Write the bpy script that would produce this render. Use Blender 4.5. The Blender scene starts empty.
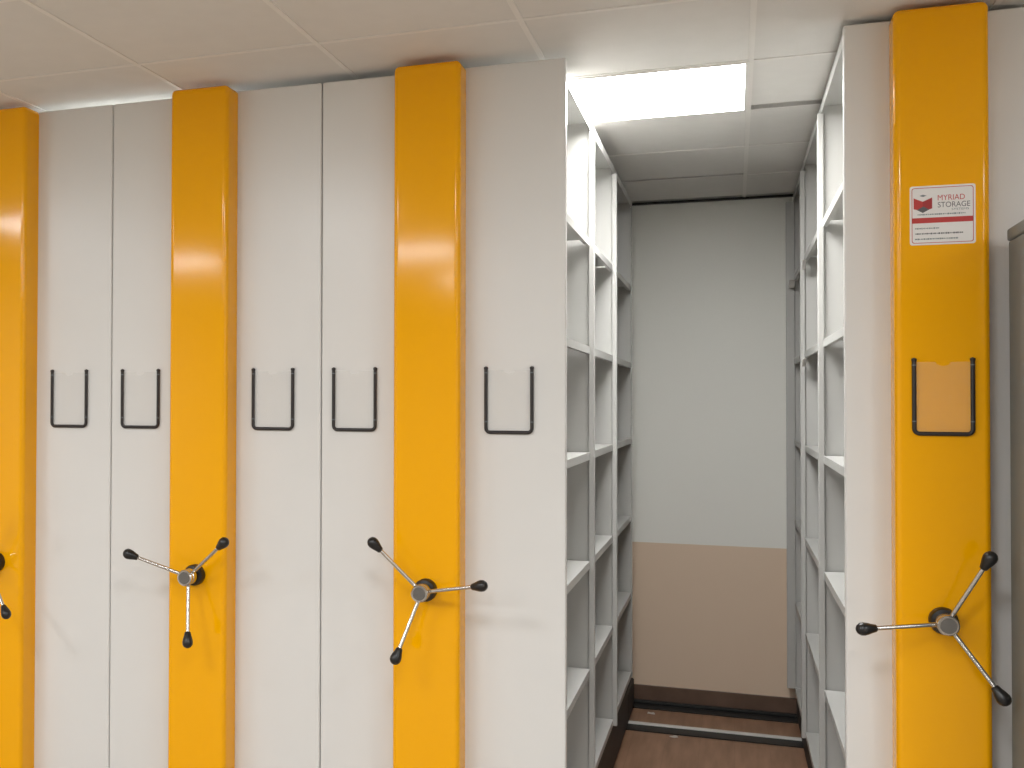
import bpy, bmesh, math, random
from mathutils import Vector, Matrix
random.seed(7)
C = bpy.context.scene.collection
S = bpy.context.scene

# ------------------------------------------------------------------ helpers
def link(o, parent=None):
    C.objects.link(o)
    if parent is not None:
        o.parent = parent
    return o

def finish(name, bm, mat, parent=None, smooth=True, angle=35):
    bmesh.ops.recalc_face_normals(bm, faces=bm.faces)
    me = bpy.data.meshes.new(name)
    bm.to_mesh(me); bm.free()
    if smooth:
        me.polygons.foreach_set('use_smooth', [True] * len(me.polygons))
        me.set_sharp_from_angle(angle=math.radians(angle))
    me.materials.append(mat)
    return link(bpy.data.objects.new(name, me), parent)

def add_box(bm, x0, x1, y0, y1, z0, z1, bevel=0, seg=2, edges=None):
    """box; edges: optional filter on edge midpoint deciding which edges get bevelled"""
    r = bmesh.ops.create_cube(bm, size=1)
    vs = r['verts']
    for v in vs:
        v.co = Vector(((x0 + x1) / 2 + v.co.x * (x1 - x0), (y0 + y1) / 2 + v.co.y * (y1 - y0), (z0 + z1) / 2 + v.co.z * (z1 - z0)))
    if bevel > 0:
        es = {e for v in vs for e in v.link_edges}
        if edges:
            es = [e for e in es if edges((e.verts[0].co + e.verts[1].co) / 2)]
        bmesh.ops.bevel(bm, geom=list(es), offset=bevel, segments=seg, profile=0.5, affect='EDGES')

def box(name, x0, x1, y0, y1, z0, z1, mat, parent=None, bevel=0, seg=2, edges=None):
    bm = bmesh.new()
    add_box(bm, x0, x1, y0, y1, z0, z1, bevel, seg, edges)
    o = finish(name, bm, mat, parent)
    if bevel > 0:                                # keep the flat faces optically flat beside the rounded edges
        w = o.modifiers.new('weighted_normals', 'WEIGHTED_NORMAL'); w.keep_sharp = True; w.weight = 100
    return o

def frame_of(d):
    d = d.normalized()
    a = Vector((0, 0, 1)) if abs(d.z) < .9 else Vector((1, 0, 0))
    u = d.cross(a).normalized()
    return u, d.cross(u).normalized()

def add_lathe(bm, p, d, prof, n=24):
    """surface of revolution about axis d from p; prof = [(distance along axis, radius)]"""
    d = d.normalized(); u, w = frame_of(d)
    rings = []
    for t, r in prof:
        c = p + d * t
        if r < 1e-6:
            rings.append([bm.verts.new(c)])
        else:
            rings.append([bm.verts.new(c + u * (r * math.cos(2 * math.pi * i / n)) + w * (r * math.sin(2 * math.pi * i / n))) for i in range(n)])
    for a, b in zip(rings, rings[1:]):
        for i in range(n):
            j = (i + 1) % n
            if len(a) == 1 and len(b) == 1:
                continue
            if len(a) == 1:
                bm.faces.new((a[0], b[i], b[j]))
            elif len(b) == 1:
                bm.faces.new((a[i], a[j], b[0]))
            else:
                bm.faces.new((a[i], a[j], b[j], b[i]))
    for r in (rings[0], rings[-1]):
        if len(r) > 1:
            bm.faces.new(r)

def add_tube(bm, pts, r, n=12):
    pts = [Vector(p) for p in pts]
    rings = []
    u = None
    for i, p in enumerate(pts):
        t = (pts[min(i + 1, len(pts) - 1)] - pts[max(i - 1, 0)]).normalized()
        if u is None:
            u, w = frame_of(t)
        else:
            u = (u - t * u.dot(t)).normalized(); w = t.cross(u)
        rings.append([bm.verts.new(p + u * (r * math.cos(2 * math.pi * k / n)) + w * (r * math.sin(2 * math.pi * k / n))) for k in range(n)])
    for a, b in zip(rings, rings[1:]):
        for k in range(n):
            bm.faces.new((a[k], a[(k + 1) % n], b[(k + 1) % n], b[k]))
    bm.faces.new(rings[0]); bm.faces.new(rings[-1])

def add_poly(bm, pts2, y0, y1):
    """outline in x,z extruded from y0 to y1"""
    a = [bm.verts.new((x, y0, z)) for x, z in pts2]
    b = [bm.verts.new((x, y1, z)) for x, z in pts2]
    bm.faces.new(a); bm.faces.new(b)
    for i in range(len(a)):
        j = (i + 1) % len(a)
        bm.faces.new((a[i], a[j], b[j], b[i]))

def thing(name, label, cat, loc, group=None):
    o = bpy.data.objects.new(name, None); link(o)
    o.empty_display_size = .1
    o.location = loc; o['label'] = label; o['category'] = cat
    if group: o['group'] = group
    return o

def rebase(root):
    """parts are modelled in world space: keep them there although the root stands at the thing's base"""
    inv = Matrix.Translation(-root.location)
    for ch in list(root.children):
        if ch.type == 'MESH' and not ch.get('_done'):
            ch.data.transform(inv)
            ch['_done'] = 1
            for g in ch.children:
                g.data.transform(inv)
    for ch in root.children:
        if '_done' in ch: del ch['_done']

def struct(o):
    o['kind'] = 'structure'; return o

# ------------------------------------------------------------------ materials
def mat(name, col, rough=.5, metal=0, spec=.5, coat=0, noise=None, bump=None):
    m = bpy.data.materials.new(name); m.use_nodes = True
    nt = m.node_tree; b = nt.nodes['Principled BSDF']
    b.inputs['Base Color'].default_value = (*col, 1)
    b.inputs['Roughness'].default_value = rough
    b.inputs['Metallic'].default_value = metal
    b.inputs['Specular IOR Level'].default_value = spec
    b.inputs['Coat Weight'].default_value = coat
    tc = nt.nodes.new('ShaderNodeTexCoord')
    if noise:                                   # (scale, amount): slight mottling of the colour
        n = nt.nodes.new('ShaderNodeTexNoise'); n.inputs['Scale'].default_value = noise[0]; n.inputs['Detail'].default_value = 4
        nt.links.new(tc.outputs['Object'], n.inputs['Vector'])
        r = nt.nodes.new('ShaderNodeMapRange')
        r.inputs['From Min'].default_value = .3; r.inputs['From Max'].default_value = .7
        r.inputs['To Min'].default_value = 1 - noise[1]; r.inputs['To Max'].default_value = 1 + noise[1]
        nt.links.new(n.outputs['Fac'], r.inputs['Value'])
        v = nt.nodes.new('ShaderNodeVectorMath'); v.operation = 'SCALE'
        v.inputs[0].default_value = col
        nt.links.new(r.outputs['Result'], v.inputs['Scale'])
        nt.links.new(v.outputs['Vector'], b.inputs['Base Color'])
    if bump:                                    # (scale, strength)
        n = nt.nodes.new('ShaderNodeTexNoise'); n.inputs['Scale'].default_value = bump[0]
        nt.links.new(tc.outputs['Object'], n.inputs['Vector'])
        k = nt.nodes.new('ShaderNodeBump'); k.inputs['Strength'].default_value = bump[1]; k.inputs['Distance'].default_value = .002
        nt.links.new(n.outputs['Fac'], k.inputs['Height'])
        nt.links.new(k.outputs['Normal'], b.inputs['Normal'])
    return m

WHITE = mat('white_powder_coat', (.72, .715, .70), .29, noise=(2.2, .015))
SHELFM = mat('shelf_enamel', (.48, .478, .46), .42, noise=(3, .015))
YELLOW = mat('yellow_gloss_paint', (.92, .42, .0), .10, spec=.33)
BLACK = mat('black_plastic', (.012, .011, .011), .32)
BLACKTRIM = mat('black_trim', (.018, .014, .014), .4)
CHROME = mat('chrome', (.62, .6, .58), .16, 1)
STEELDARK = mat('brushed_hub_face', (.22, .215, .21), .35, 1)
RUBBER = mat('black_base_enamel', (.012, .012, .0115), .55)
STEEL = mat('rail_steel', (.72, .71, .69), .5, .25)
GREY = mat('grey_cabinet_enamel', (.18, .212, .222), .45, noise=(3, .02))
TILE = mat('ceiling_tile', (.72, .705, .68), .9, noise=(14, .015), bump=(180, .08))
TBAR = mat('ceiling_grid_white', (.78, .76, .73), .5)
PLASTER = mat('room_wall_paint', (.76, .73, .68), .8, noise=(2, .02))
ROOMFLOOR = mat('room_floor_vinyl', (.33, .29, .245), .5, noise=(3, .05))
DARK = mat('plenum_dark', (.05, .05, .05), .9)
FARWALL = mat('room_far_wall_paint', (.45, .42, .38), .8)
SKIRT = mat('brown_skirting', (.13, .077, .052), .45, noise=(9, .15))
STICKER = mat('sticker_white', (.80, .78, .76), .35)
RED = mat('sticker_red', (.50, .035, .03), .4)
REDDARK = mat('sticker_dark_red', (.36, .02, .02), .4)
PRINT = mat('sticker_grey_print', (.10, .10, .105), .4)
SCRAP = mat('pale_scrap', (.55, .5, .45), .8)

# two-colour painted back wall: grey-white above a beige dado
def wall_paint():
    m = bpy.data.materials.new('two_tone_wall_paint'); m.use_nodes = True
    nt = m.node_tree; b = nt.nodes['Principled BSDF']; b.inputs['Roughness'].default_value = .55
    tc = nt.nodes.new('ShaderNodeTexCoord'); sp = nt.nodes.new('ShaderNodeSeparateXYZ')
    nt.links.new(tc.outputs['Object'], sp.inputs['Vector'])
    lt = nt.nodes.new('ShaderNodeMath'); lt.operation = 'GREATER_THAN'; lt.inputs[1].default_value = .838
    nt.links.new(sp.outputs['Z'], lt.inputs[0])
    mx = nt.nodes.new('ShaderNodeMix'); mx.data_type = 'RGBA'
    mx.inputs[6].default_value = (.76, .60, .455, 1); mx.inputs[7].default_value = (.86, .86, .81, 1)
    nt.links.new(lt.outputs[0], mx.inputs[0]); nt.links.new(mx.outputs[2], b.inputs['Base Color'])
    return m
WALLPAINT = wall_paint()

# brown wood-look vinyl floor
def floor_mat():
    m = bpy.data.materials.new('brown_wood_vinyl'); m.use_nodes = True
    nt = m.node_tree; b = nt.nodes['Principled BSDF']; b.inputs['Roughness'].default_value = .42
    tc = nt.nodes.new('ShaderNodeTexCoord'); mp = nt.nodes.new('ShaderNodeMapping')
    mp.inputs['Scale'].default_value = (9, 1.1, 1)
    n = nt.nodes.new('ShaderNodeTexNoise'); n.inputs['Scale'].default_value = 3; n.inputs['Detail'].default_value = 6
    br = nt.nodes.new('ShaderNodeTexBrick'); br.inputs['Scale'].default_value = 1
    br.inputs['Brick Width'].default_value = 1.2; br.inputs['Row Height'].default_value = .15; br.inputs['Mortar Size'].default_value = .0015
    br.inputs['Color1'].default_value = (.97, .97, .97, 1); br.inputs['Color2'].default_value = (1.03, 1.03, 1.03, 1); br.inputs['Mortar'].default_value = (.85, .85, .85, 1)
    rot = nt.nodes.new('ShaderNodeMapping'); rot.inputs['Rotation'].default_value = (0, 0, math.pi / 2)
    cr = nt.nodes.new('ShaderNodeValToRGB')
    cr.color_ramp.elements[0].position = .3; cr.color_ramp.elements[0].color = (.21, .112, .066, 1)
    cr.color_ramp.elements[1].position = .72; cr.color_ramp.elements[1].color = (.33, .185, .115, 1)
    mul = nt.nodes.new('ShaderNodeMix'); mul.data_type = 'RGBA'; mul.blend_type = 'MULTIPLY'; mul.inputs[0].default_value = 1
    L = nt.links.new
    L(tc.outputs['Object'], mp.inputs['Vector']); L(mp.outputs['Vector'], n.inputs['Vector']); L(n.outputs['Fac'], cr.inputs['Fac'])
    L(tc.outputs['Object'], rot.inputs['Vector']); L(rot.outputs['Vector'], br.inputs['Vector'])
    L(cr.outputs['Color'], mul.inputs[6]); L(br.outputs['Color'], mul.inputs[7]); L(mul.outputs[2], b.inputs['Base Color'])
    return m
FLOOR = floor_mat()

def clear_mat():
    m = bpy.data.materials.new('clear_card_sleeve'); m.use_nodes = True
    nt = m.node_tree; nt.nodes.clear()
    out = nt.nodes.new('ShaderNodeOutputMaterial'); t = nt.nodes.new('ShaderNodeBsdfTransparent')
    p = nt.nodes.new('ShaderNodeBsdfPrincipled'); p.inputs['Base Color'].default_value = (.8, .79, .77, 1); p.inputs['Roughness'].default_value = .3
    mx = nt.nodes.new('ShaderNodeMixShader'); mx.inputs[0].default_value = .07
    nt.links.new(t.outputs[0], mx.inputs[1]); nt.links.new(p.outputs[0], mx.inputs[2]); nt.links.new(mx.outputs[0], out.inputs[0])
    return m
CLEAR = clear_mat()

LIGHTCOL = (.955, .98, 1.0)
def emit(name, strength):
    m = bpy.data.materials.new(name); m.use_nodes = True
    nt = m.node_tree; nt.nodes.clear()
    out = nt.nodes.new('ShaderNodeOutputMaterial'); e = nt.nodes.new('ShaderNodeEmission')
    e.inputs['Color'].default_value = (1, .99, .965, 1); e.inputs['Strength'].default_value = strength
    nt.links.new(e.outputs[0], out.inputs[0])
    return m
GLOW = emit('lit_diffuser', 36)

# ------------------------------------------------------------------ room
H = 2.6206                      # suspended ceiling
YF = 3.30                       # front face of the shelving
YC = 3.22                       # front face of the yellow covers
YW = 6.004                      # end wall
GX, GY, T = .0519, 3.004, .6    # ceiling grid

struct(box('floor', -5.2, 2.6, 3.28, 6.1, -.1, 0, FLOOR))
struct(box('floor', -5.2, 2.6, -4.6, 3.28, -.1, 0, ROOMFLOOR))
struct(box('wall_back', -2.84, .80, YW, YW + .1, 0, H + .3, WALLPAINT))
struct(box('baseboard_back', -2.84, .80, YW - .016, YW, 0, .094, SKIRT, bevel=.003, seg=2))
struct(box('shadow_strip', -2.84, .719, YW - .02, YW, H - .009, H + .002, BLACKTRIM))  # dark strip standing in for the shadow line between ceiling and end wall
struct(box('wall_left', -5.2, -5.1, -4.6, 3.4, 0, H + .3, PLASTER))
struct(box('wall_right', 2.5, 2.6, -4.6, 3.4, 0, H + .3, PLASTER))
struct(box('wall_front', -5.2, 2.6, -4.6, -4.5, 0, H + .3, FARWALL))
bm = bmesh.new(); add_box(bm, -5.1, -2.84, YF + .01, YF + .11, 0, H + .3); add_box(bm, -2.94, -2.84, YF + .11, YW, 0, H + .3)
struct(finish('wall_back_left', bm, PLASTER, smooth=False))
bm = bmesh.new(); add_box(bm, .719, 2.5, YF + .01, YF + .11, 0, H + .3); add_box(bm, .719, .80, YF + .11, YW, 0, H + .3)
struct(finish('wall_back_right', bm, PLASTER, smooth=False))

# suspended ceiling: tiles sit just above the thin white grid; two tiles have slipped and leave dark gaps
bm = bmesh.new()
light_cells = {(-1, 1)}
for i in range(-9, 5):
    for j in range(-13, 6):
        x0, x1 = GX + i * T, GX + (i + 1) * T
        y0, y1 = GY + j * T, GY + (j + 1) * T
        if x1 < -5.1 or x0 > 2.5 or y1 < -4.5 or (i, j) in light_cells: continue
        g = .004
        yb = y1 - g; dz = 0
        if y1 > YW - .05: yb = YW - .06
        if (i, j) == (0, 1): yb = y1 - .05
        if (i, j) == (-1, 3): yb = y1 - .03
        if yb - y0 < .05: continue
        add_box(bm, x0 + g, x1 - g, y0 + g, yb, H + .003, H + .018, .002, 1)
ceiling = struct(finish('ceiling', bm, TILE, smooth=False))
bm = bmesh.new()
for i in range(-8, 5):
    x = GX + i * T
    add_box(bm, x - .008, x + .008, -4.5, YW - .004, H, H + .0028)
struct(finish('trim_1', bm, TBAR, ceiling, smooth=False))
bm = bmesh.new()
for j in range(-12, 6):
    y = GY + j * T
    if j == 2:                                   # bar missing beside the slipped tile
        add_box(bm, -5.1, GX - .008, y - .008, y + .008, H + .0002, H + .0026); add_box(bm, GX + T, 2.5, y - .008, y + .008, H + .0002, H + .0026)
        add_box(bm, GX + .008, GX + T, y - .001, y + .010, H + .0002, H + .0026)
    elif y < YW:
        add_box(bm, -5.1, 2.5, y - .008, y + .008, H + .0002, H + .0026)
struct(finish('trim_2', bm, TBAR, ceiling, smooth=False))
struct(box('ceiling_slab', -5.2, 2.6, -4.6, 6.1, H + .3, H + .4, DARK))

# recessed panel light over the aisle
lx0, lx1, ly0, ly1 = GX - T, GX, GY + T, GY + 2 * T
lamp = thing('ceiling_light', 'glowing white square panel light in the ceiling above the open aisle', 'ceiling light', ((lx0 + lx1) / 2, (ly0 + ly1) / 2, H))
bm = bmesh.new()
f = .016
for a in ((lx0 + .004, lx1 - .004, ly0 + .004, ly0 + f), (lx0 + .004, lx1 - .004, ly1 - f, ly1 - .004), (lx0 + .004, lx0 + f, ly0 + f, ly1 - f), (lx1 - f, lx1 - .004, ly0 + f, ly1 - f)):
    add_box(bm, *a, H - .003, H + .04)
add_box(bm, lx0 + .004, lx1 - .004, ly0 + .004, ly1 - .004, H + .04, H + .05)
finish('frame', bm, TBAR, lamp, smooth=False)
box('diffuser', lx0 + f, lx1 - f, ly0 + f, ly1 - f, H - .002, H + .006, GLOW, lamp)
rebase(lamp)

# ------------------------------------------------------------------ card holders and crank handles
def card_holder(parent, cx, y, z0, z1, w=.139, r=.0054):
    rc = .013; n = 6
    yy = y - r
    pts = [(cx - w / 2, yy, z1)]
    pts += [(cx - w / 2, yy, z0 + rc + .02)]
    for k in range(n + 1):
        a = math.pi + k * math.pi / 2 / n
        pts.append((cx - w / 2 + rc + rc * math.cos(a), yy, z0 + rc + rc * math.sin(a)))
    for k in range(n + 1):
        a = 1.5 * math.pi + k * math.pi / 2 / n
        pts.append((cx + w / 2 - rc + rc * math.cos(a), yy, z0 + rc + rc * math.sin(a)))
    pts += [(cx + w / 2, yy, z0 + rc + .02), (cx + w / 2, yy, z1)]
    bm = bmesh.new(); add_tube(bm, pts, r, 12)
    for s in (-1, 1):                            # rounded top ends
        add_lathe(bm, Vector((cx + s * w / 2, yy, z1 - .002)), Vector((0, 0, 1)), [(0, r), (.003, r * 1.25), (.007, r * 1.1), (.010, 0)], 12)
    fr = finish('card_holder', bm, BLACKTRIM, parent)
    # clear sleeve with a thumb notch in its top edge
    x0, x1 = cx - w / 2 + .002, cx + w / 2 - .002
    o = [(x0, z0 + .003), (x1, z0 + .003), (x1, z1 - .004)]
    for k in range(9):
        a = math.pi * k / 8
        o.append((cx + .017 * math.cos(a), z1 - .004 - .011 * math.sin(a)))
    o.append((x0, z1 - .004))
    bm = bmesh.new(); add_poly(bm, o, y - .0065, y - .005)
    finish('card_sleeve', bm, CLEAR, fr, smooth=False)
    for s in (-1, 1):
        for zc in (z1 - .012, z0 + .032):
            bm = bmesh.new()
            add_lathe(bm, Vector((cx + s * w / 2, yy, zc - .0012)), Vector((0, 0, 1)), [(0, r * 1.04), (.0024, r * 1.04)], 12)
            finish('clip', bm, GREY, fr)
    return fr

def crank(parent, cx, z, phase):
    p = Vector((cx, YC, z)); out = Vector((0, -1, 0))
    bm = bmesh.new()
    add_lathe(bm, p, out, [(0, .034), (.020, .034), (.025, .031), (.027, .022), (.044, .021)], 32)
    base = finish('crank_handle', bm, BLACK, parent)
    bm = bmesh.new()
    add_lathe(bm, p, out, [(.042, .0225), (.044, .0255), (.062, .0255), (.064, .0235), (.067, .0235), (.069, .0255), (.080, .0255), (.083, .0225), (.0835, 0)], 36)
    finish('hub', bm, CHROME, base)
    bm = bmesh.new(); add_lathe(bm, p, out, [(.083, .0195), (.0848, .0185), (.085, 0)], 32)
    finish('hub_cap', bm, STEELDARK, base)
    for k in range(3):
        a = math.radians(phase + 120 * k)
        rad = Vector((math.cos(a), 0, math.sin(a)))
        s = p + out * .058 + rad * .018
        e = p + out * .112 + rad * .191
        d = (e - s).normalized(); L = (e - s).length
        bm = bmesh.new(); add_lathe(bm, s, d, [(0, .0060), (L, .0056)], 14)
        finish('spoke', bm, CHROME, base)
        bm = bmesh.new()
        add_lathe(bm, e - d * .026, d, [(0, .0075), (.002, .0095), (.012, .0118), (.022, .0150), (.032, .0170), (.040, .0160), (.047, .0112), (.0505, .005), (.051, 0)], 20)
        finish('knob', bm, BLACK, base)
    return base

def front(parent, x0, x1, c0, c1, ztop=2.598):
    box('front_panel', x0 + .0015, x1 - .0015, YF, YF + .028, .03, ztop, WHITE, parent, bevel=.006, seg=3)
    z0 = .03
    box('handle_cover', c0, c1, YC, YF + .001, z0, ztop + .003, YELLOW, parent, bevel=.017, seg=5,
        edges=lambda m: (abs(m.x - c0) < 1e-4 or abs(m.x - c1) < 1e-4) and abs(m.y - YC) < 1e-4 or (abs(m.y - YC) < 1e-4 and m.z > 2)
        or (m.z > 2 and abs(m.y - YC) > 1e-4 and abs(m.y - YF - .001) > 1e-4))

# ------------------------------------------------------------------ shelving
def base_plinth(parent, x0, x1, y1, ztop):
    bm = bmesh.new()
    add_box(bm, x0, x1, YF + .03, y1 - .33, .012, ztop - .002, .004, 1)
    add_box(bm, x0, x1, y1 - .329, y1, .012, .155, .006, 1)
    add_box(bm, x0 + .05, x1 - .05, YF + .1, y1 - .1, 0, .012)      # wheels' carriage beam resting on the rails
    finish('base', bm, RUBBER, parent)

def shelf(parent, x0, x1, y0, y1, zlip, lipside):
    """tray shelf; zlip = underside of the front lip; lipside = +1 when the open face looks along +x"""
    bm = bmesh.new()
    h = .026
    add_box(bm, x0, x1, y0, y1, zlip + h - .003, zlip + h)
    xa, xb = ((x1 - .002, x1) if lipside > 0 else (x0, x0 + .002))
    add_box(bm, xa, xb, y0, y1, zlip, zlip + h - .003)
    xc, xd = ((x1 - .014, x1 - .002) if lipside > 0 else (x0 + .002, x0 + .014))
    add_box(bm, xc, xd, y0, y1, zlip, zlip + .002)
    return finish('shelf', bm, SHELFM, parent, smooth=False)

def rack_side(parent, xl, xo, xin, posts, zs, zdeck, zbase, lipside, endpost=None, endfoot=.157):
    """one open face of shelving. xl: lip plane, xo: outer face of the uprights, xin: middle of the carriage"""
    w = .022
    s = lipside
    for k, y in enumerate(posts):
        o = xo
        ww = w
        if endpost and k == len(posts) - 1: o = endpost
        xa, xb = sorted((o, xl - s * .004))
        bm = bmesh.new(); add_box(bm, xa, xb, y, y + ww, endfoot if k == len(posts) - 1 else zbase - .002, zdeck - .03, .002, 1)
        u = finish('upright', bm, SHELFM, parent)
        xa, xb = sorted((xl - s * .0045, xin))
        box('divider', xa, xb, y + .010, y + .016, zbase, zdeck - .004, SHELFM, parent)
    ys = [YF + .03] + list(posts)
    for k in range(len(posts)):
        y0 = ys[k] + (w + .0005 if k else 0) ; y1 = ys[k + 1] - .0005
        for z in zs:
            xa, xb = sorted((xl, xin))
            shelf(parent, xa, xb, y0, y1, z, s)
    # top deck with its lip
    bm = bmesh.new()
    ye = posts[-1] + w
    xa, xb = sorted((xl + s * .004, xin))
    add_box(bm, xa, xb, YF + .03, ye, zdeck - .004, zdeck)
    xa, xb = sorted((xl + s * .004, xl + s * .002))
    add_box(bm, xa, xb, YF + .03, ye, zdeck - .032, zdeck - .004)
    finish('top_deck', bm, SHELFM, parent, smooth=False)

ZL = [.224, .612, .988, 1.369, 1.741, 2.120]
ZR = [.137, .560, .966, 1.363, 1.763, 2.178]

# --- unit at the left edge and its neighbour (closed up against each other: only their fronts show)
def closed_unit(label, x0, x1, c0, c1, holders, hub, phase):
    t = thing('mobile_shelving_unit', label, 'shelving unit', ((x0 + x1) / 2, YF + 1.0, 0), 'row of mobile shelving units')
    front(t, x0, x1, c0, c1)
    for h in holders: card_holder(t, h, YF, 1.481, 1.672)
    crank(t, hub, 1.006, phase)
    base_plinth(t, x0 + .02, x1 - .02, 5.86, .26)
    for x in (x0 + .004, x1 - .006):
        box('side_sheet', x, x + .002, YF + .03, 5.45, .26, 2.53, SHELFM, t)
    box('top_deck', x0 + .004, x1 - .004, YF + .03, 5.45, 2.53, 2.534, SHELFM, t)
    rebase(t); return t

closed_unit('white mobile shelving unit at the left edge, its yellow strip and crank cut off', -2.790, -2.0155, -2.527, -2.317, (-2.672, -2.181), -2.421, 69)
closed_unit('white mobile shelving unit closed up between the cut-off unit and the unit beside the aisle', -2.0155, -1.2415, -1.749, -1.539, (-1.898, -1.407), -1.644, 38.8)

# --- unit on the left of the open aisle
x0, x1 = -1.2415, -.465
t = thing('mobile_shelving_unit', 'white mobile shelving unit with open empty shelves along the left side of the aisle', 'shelving unit', ((x0 + x1) / 2, YF + 1.0, 0), 'row of mobile shelving units')
front(t, x0, x1, -.978, -.769)
card_holder(t, -1.127, YF, 1.481, 1.672); card_holder(t, -.6355, YF, 1.479, 1.671)
crank(t, -.870, 1.005, 11.8)
base_plinth(t, x0 + .02, -.485, 5.88, .224)
xm = (x0 + x1) / 2
box('back_sheet', xm - .001, xm + .001, YF + .03, 5.60, .26, 2.52, SHELFM, t)
box('side_sheet', x0 + .004, x0 + .006, YF + .03, 5.60, .26, 2.53, SHELFM, t)
rack_side(t, -.475, -.459, xm + .0015, (3.945, 4.735, 5.60), ZL, 2.562, .224, 1, endpost=-.471, endfoot=.224)
box('top_deck', x0 + .0065, xm - .0015, YF + .03, 5.60, 2.558, 2.562, SHELFM, t)
rebase(t)

# --- single-sided unit on the right of the aisle, with the sticker
x0, x1 = .282, .717
t = thing('mobile_shelving_unit', 'white shelving unit right of the aisle, sticker and card holder on its yellow strip', 'shelving unit', ((x0 + x1) / 2, YF, 0), 'row of mobile shelving units')
front(t, x0, x1, .396, .617, 2.606)
card_holder(t, .507, YC, 1.492, 1.682, .134)
crank(t, .504, 1.012, 64.5)
base_plinth(t, .300, x1 - .012, 5.965, .137)
box('back_sheet', x1 - .012, x1 - .010, YF + .03, 5.94, .25, 2.56, SHELFM, t)
rack_side(t, .293, .277, x1 - .0125, (4.15, 5.15, 5.93), ZR, 2.605, .137, -1, endpost=.256)
# small white shelf brackets that stick out beside the uprights
for y, z, xo in ((5.06, 2.172, .281), (5.06, 1.757, .281), (5.86, 2.172, .268)):
    bm = bmesh.new()
    vs = [(y - .05, z), (y + .05, z), (y + .05, z - .030), (y + .02, z - .030)]
    a = [bm.verts.new((xo, yy, zz)) for yy, zz in vs]; b = [bm.verts.new((.2925, yy, zz)) for yy, zz in vs]
    bm.faces.new(a); bm.faces.new(b)
    for i in range(4): bm.faces.new((a[i], a[(i + 1) % 4], b[(i + 1) % 4], b[i]))
    finish('shelf_bracket', bm, TBAR, t, smooth=False)

# sticker on the yellow strip
def rrect(x0, x1, z0, z1, r, n=5):
    o = []
    for cx, cz, a0 in ((x1 - r, z1 - r, 0), (x0 + r, z1 - r, 90), (x0 + r, z0 + r, 180), (x1 - r, z0 + r, 270)):
        for k in range(n + 1):
            a = math.radians(a0 + 90 * k / n); o.append((cx + r * math.cos(a), cz + r * math.sin(a)))
    return o
sx0, sx1, sz0, sz1 = .4325, .5835, 1.983, 2.137
def flat(name, polys, m, parent, lay):
    bm = bmesh.new()
    for q in polys: add_poly(bm, q, YC - .0006 - lay * .00025, YC - .0004 - (lay - 1) * .00025)
    return finish(name, bm, m, parent, smooth=False)
bm = bmesh.new(); add_poly(bm, rrect(sx0, sx1, sz0, sz1, .006), YC - .0006, YC)
st = finish('sticker', bm, STICKER, t, smooth=False)
st['label'] = 'white company sticker with red and grey print'
W = sx1 - sx0; Hh = sz1 - sz0
def sx(f): return sx0 + f * W
def sz(f): return sz1 - f * Hh
# thin red border line
bm = bmesh.new()
o1 = rrect(sx(.03), sx(.97), sz(.97), sz(.03), .006); o2 = rrect(sx(.04), sx(.96), sz(.96), sz(.04), .0055)
va = [bm.verts.new((x, YC - .00085, z)) for x, z in o1]; vb = [bm.verts.new((x, YC - .00085, z)) for x, z in o2]
for i in range(len(va)):
    j = (i + 1) % len(va); bm.faces.new((va[i], va[j], vb[j], vb[i]))
finish('border_line', bm, RED, st, smooth=False)
# emblem: an open box, red side flaps and a dark grey front corner
flat('emblem', [[(sx(.06), sz(.20)), (sx(.20), sz(.265)), (sx(.20), sz(.43)), (sx(.06), sz(.385))]], RED, st, 1)
flat('emblem', [[(sx(.20), sz(.265)), (sx(.345), sz(.20)), (sx(.345), sz(.385)), (sx(.20), sz(.43))]], REDDARK, st, 1)
flat('emblem', [[(sx(.11), sz(.402)), (sx(.21), sz(.345)), (sx(.30), sz(.402)), (sx(.20), sz(.455))]], PRINT, st, 2)
flat('emblem', [[(sx(.15), sz(.165)), (sx(.205), sz(.145)), (sx(.26), sz(.165)), (sx(.205), sz(.185))]], GREY, st, 1)
flat('red_band', [[(sx(.03), sz(.54)), (sx(.97), sz(.54)), (sx(.97), sz(.63)), (sx(.03), sz(.63))]], RED, st, 1)

def text(name, s, fx0, fx1, fz0, fz1, m, parent, bold=.0):
    cu = bpy.data.curves.new('lettering_curve', 'FONT'); cu.body = s; cu.size = 1; cu.offset = bold
    o = bpy.data.objects.new('lettering_tmp', cu); C.objects.link(o)
    dg = bpy.context.evaluated_depsgraph_get(); dg.update()
    me = bpy.data.meshes.new_from_object(o.evaluated_get(dg))
    C.objects.unlink(o); bpy.data.objects.remove(o); bpy.data.curves.remove(cu)
    xs = [v.co.x for v in me.vertices]; ys = [v.co.y for v in me.vertices]
    ax, bx, ay, by = min(xs), max(xs), min(ys), max(ys)
    for v in me.vertices:
        v.co = Vector((sx(fx0) + (v.co.x - ax) / (bx - ax) * (sx(fx1) - sx(fx0)), YC - .0009, sz(fz1) + (v.co.y - ay) / (by - ay) * (sz(fz0) - sz(fz1))))
    me.name = name; me.materials.clear(); me.materials.append(m)
    return link(bpy.data.objects.new(name, me), parent)
text('lettering', 'MYRIAD', .43, .84, .165, .255, RED, st)
text('lettering', 'STORAGE', .43, .92, .285, .375, PRINT, st)
text('lettering', 'SYSTEMS', .64, .90, .395, .43, GREY, st)
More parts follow.
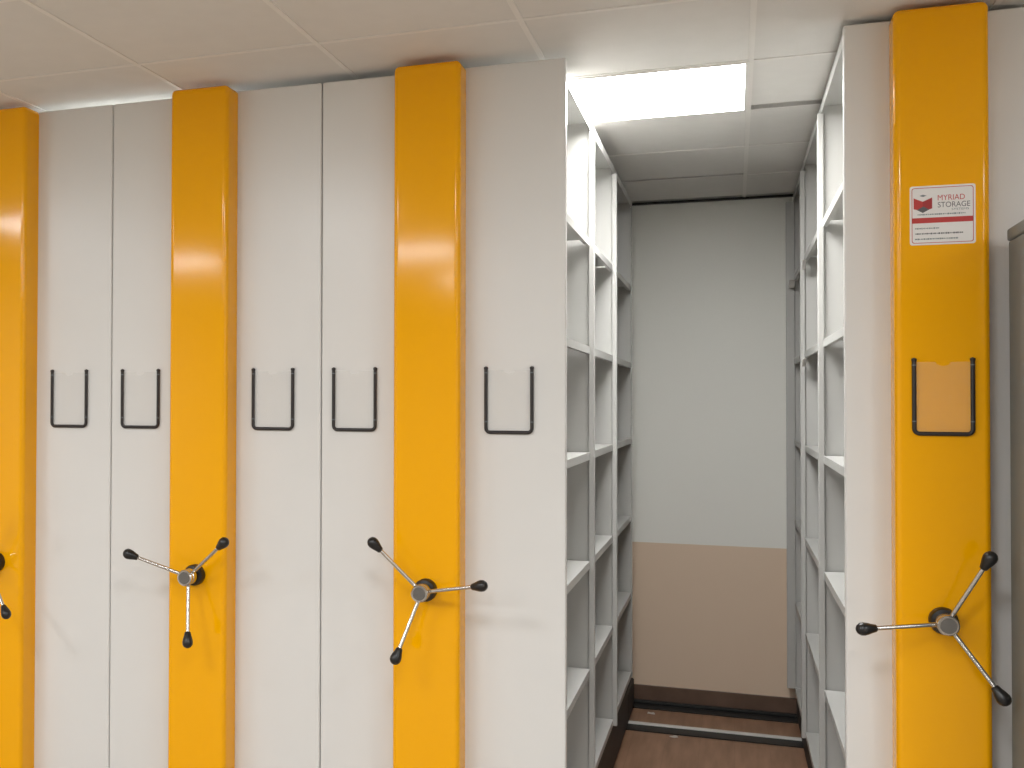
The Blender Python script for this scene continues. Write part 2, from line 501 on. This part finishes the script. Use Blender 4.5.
# lines of print too small to read in the photo: broken strokes
def strokes(fx0, fx1, fz, m):
    q = []; f = fx0
    while f < fx1:
        w = random.uniform(.008, .03); h = random.uniform(.008, .014)
        q.append([(sx(f), sz(fz - h)), (sx(min(f + w, fx1)), sz(fz - h)), (sx(min(f + w, fx1)), sz(fz + h)), (sx(f), sz(fz + h))])
        f += w + random.uniform(.004, .012)
    flat('small_print', q, m, st, 1)
strokes(.12, .85, .485, GREY); strokes(.08, .45, .72, GREY); strokes(.08, .82, .81, PRINT); strokes(.08, .74, .90, GREY)
rebase(t)
t.rotation_euler.z = .004          # not quite parallel to its neighbours

# ------------------------------------------------------------------ floor rails at the end of the aisle
r = thing('floor_rail', 'pale steel floor rail with a dark channel crossing the aisle floor', 'floor rail', (-.9, 5.54, 0), 'rails across the aisle floor')
bm = bmesh.new(); add_box(bm, -2.80, .70, 5.572, 5.606, 0, .010, .002, 2)
finish('rail_head', bm, STEEL, r)
bm = bmesh.new(); add_box(bm, -2.80, .70, 5.478, 5.5715, 0, .004); add_box(bm, -2.80, .70, 5.472, 5.4775, 0, .006)
finish('channel', bm, RUBBER, r, smooth=False)
rebase(r)
r = thing('floor_rail', 'black floor rail lying along the brown skirting of the end wall', 'floor rail', (-.9, 5.93, 0), 'rails across the aisle floor')
bm = bmesh.new(); add_box(bm, -2.80, .70, 5.878, 5.985, 0, .006)
finish('channel', bm, RUBBER, r, smooth=False)
bm = bmesh.new(); add_box(bm, -2.80, .70, 5.955, 5.984, .0062, .022, .003, 2)
finish('rail_head', bm, RUBBER, r)
rebase(r)

# paper scraps
def scrap(x, y, s, label):
    bm = bmesh.new()
    n = 9; vs = []
    for k in range(n):
        a = 2 * math.pi * k / n; q = s * random.uniform(.6, 1.2)
        vs.append((x + q * 1.6 * math.cos(a), y + q * .7 * math.sin(a)))
    b = [bm.verts.new((a_, b_, .0006)) for a_, b_ in vs]; tpt = [bm.verts.new((x + (a_ - x) * .8, y + (b_ - y) * .8, .003 + random.uniform(0, .006))) for a_, b_ in vs]
    c = bm.verts.new((x, y, .006))
    bm.faces.new(b)
    for i in range(n):
        j = (i + 1) % n
        bm.faces.new((b[i], b[j], tpt[j], tpt[i])); bm.faces.new((tpt[i], tpt[j], c))
    o = finish('debris_scrap', bm, SCRAP, smooth=False)
    me = o.data; me.transform(Matrix.Translation((-x, -y, 0))); o.location = (x, y, 0)
    o['label'] = label; o['category'] = 'scrap'; o['group'] = 'scraps on the aisle floor'
scrap(-.268, 5.435, .012, 'small pale scrap on the aisle floor just in front of the steel rail')
scrap(-.395, 5.80, .012, 'small pale scrap between the two floor rails near the end wall')

# ------------------------------------------------------------------ grey cabinet at the right edge
cx0, cx1, cy0, cy1, ch = .649, 1.549, 2.88, 3.20, 2.012
cab = thing('metal_cabinet', 'tall grey metal cabinet at the right edge, in front of the shelving', 'cabinet', ((cx0 + cx1) / 2, (cy0 + cy1) / 2, 0))
bm = bmesh.new()
add_box(bm, cx0 + .004, cx1 - .004, cy0 + .02, cy1, .06, ch - .032, .003, 2)
add_box(bm, cx0 + .03, cx1 - .03, cy0 + .05, cy1 - .02, 0, .06)
finish('body', bm, GREY, cab)
box('top_cap', cx0, cx1, cy0, cy1, ch - .031, ch, GREY, cab, bevel=.005, seg=3)
for k in range(2):
    a = cx0 + .008 + k * (cx1 - cx0 - .016) / 2
    b = a + (cx1 - cx0 - .016) / 2 - .003
    dr = box('door', a, b, cy0, cy0 + .0195, .07, ch - .04, GREY, cab, bevel=.003, seg=2)
    hx = b - .05 if k == 0 else a + .05
    box('handle', hx - .01, hx + .01, cy0 - .025, cy0 - .0002, 1.0, 1.16, BLACK, dr, bevel=.004)
rebase(cab)

# ------------------------------------------------------------------ lamps of the room (ceiling panels out of the picture)
def ceiling_lamp(x, y, power):
    l = bpy.data.lights.new('ceiling_panel_lamp', 'AREA'); l.shape = 'SQUARE'; l.size = .57; l.energy = power; l.color = LIGHTCOL
    o = bpy.data.objects.new('ceiling_panel_lamp', l); link(o); o.location = (x, y, H - .012)
    return o
for x in (-3.85, -2.05, -.25, 1.95):
    for y in (.9, -.9, -2.7):
        if (x, y) != (1.95, -2.7): ceiling_lamp(x, y, 23)
ceiling_lamp(-2.05, 3.90, 16)

w = bpy.data.worlds.new('World'); S.world = w; w.use_nodes = True
w.node_tree.nodes['Background'].inputs['Color'].default_value = (0, 0, 0, 1)

# ------------------------------------------------------------------ camera
f, px = 1099.72, 327.29
yaw, pitch, roll, HC = .3541, .0161, .0035, 1.5696
R0 = Vector((math.cos(yaw), math.sin(yaw), 0)); F0 = Vector((-math.sin(yaw), math.cos(yaw), 0)); U0 = Vector((0, 0, 1))
Fv = F0 * math.cos(pitch) + U0 * math.sin(pitch); U1 = U0 * math.cos(pitch) - F0 * math.sin(pitch)
Rv = R0 * math.cos(roll) + U1 * math.sin(roll); Uv = U1 * math.cos(roll) - R0 * math.sin(roll)
cam = bpy.data.cameras.new('camera'); co = bpy.data.objects.new('camera', cam); link(co)
M = Matrix((Rv, Uv, -Fv)).transposed().to_4x4(); M.translation = Vector((0, 0, HC))
co.matrix_world = M
cam.sensor_fit = 'HORIZONTAL'; cam.sensor_width = 36; cam.lens = f / 1024 * 36
cam.shift_x = (512 - px) / 1024; cam.clip_start = .05
S.camera = co

S.view_settings.view_transform = 'Standard'; S.view_settings.look = 'None'
S.view_settings.gamma = 1; S.view_settings.use_curve_mapping = False
S.view_settings.exposure = 0.12
S.cycles.use_denoising = True
S.cycles.max_bounces = 10; S.cycles.diffuse_bounces = 8
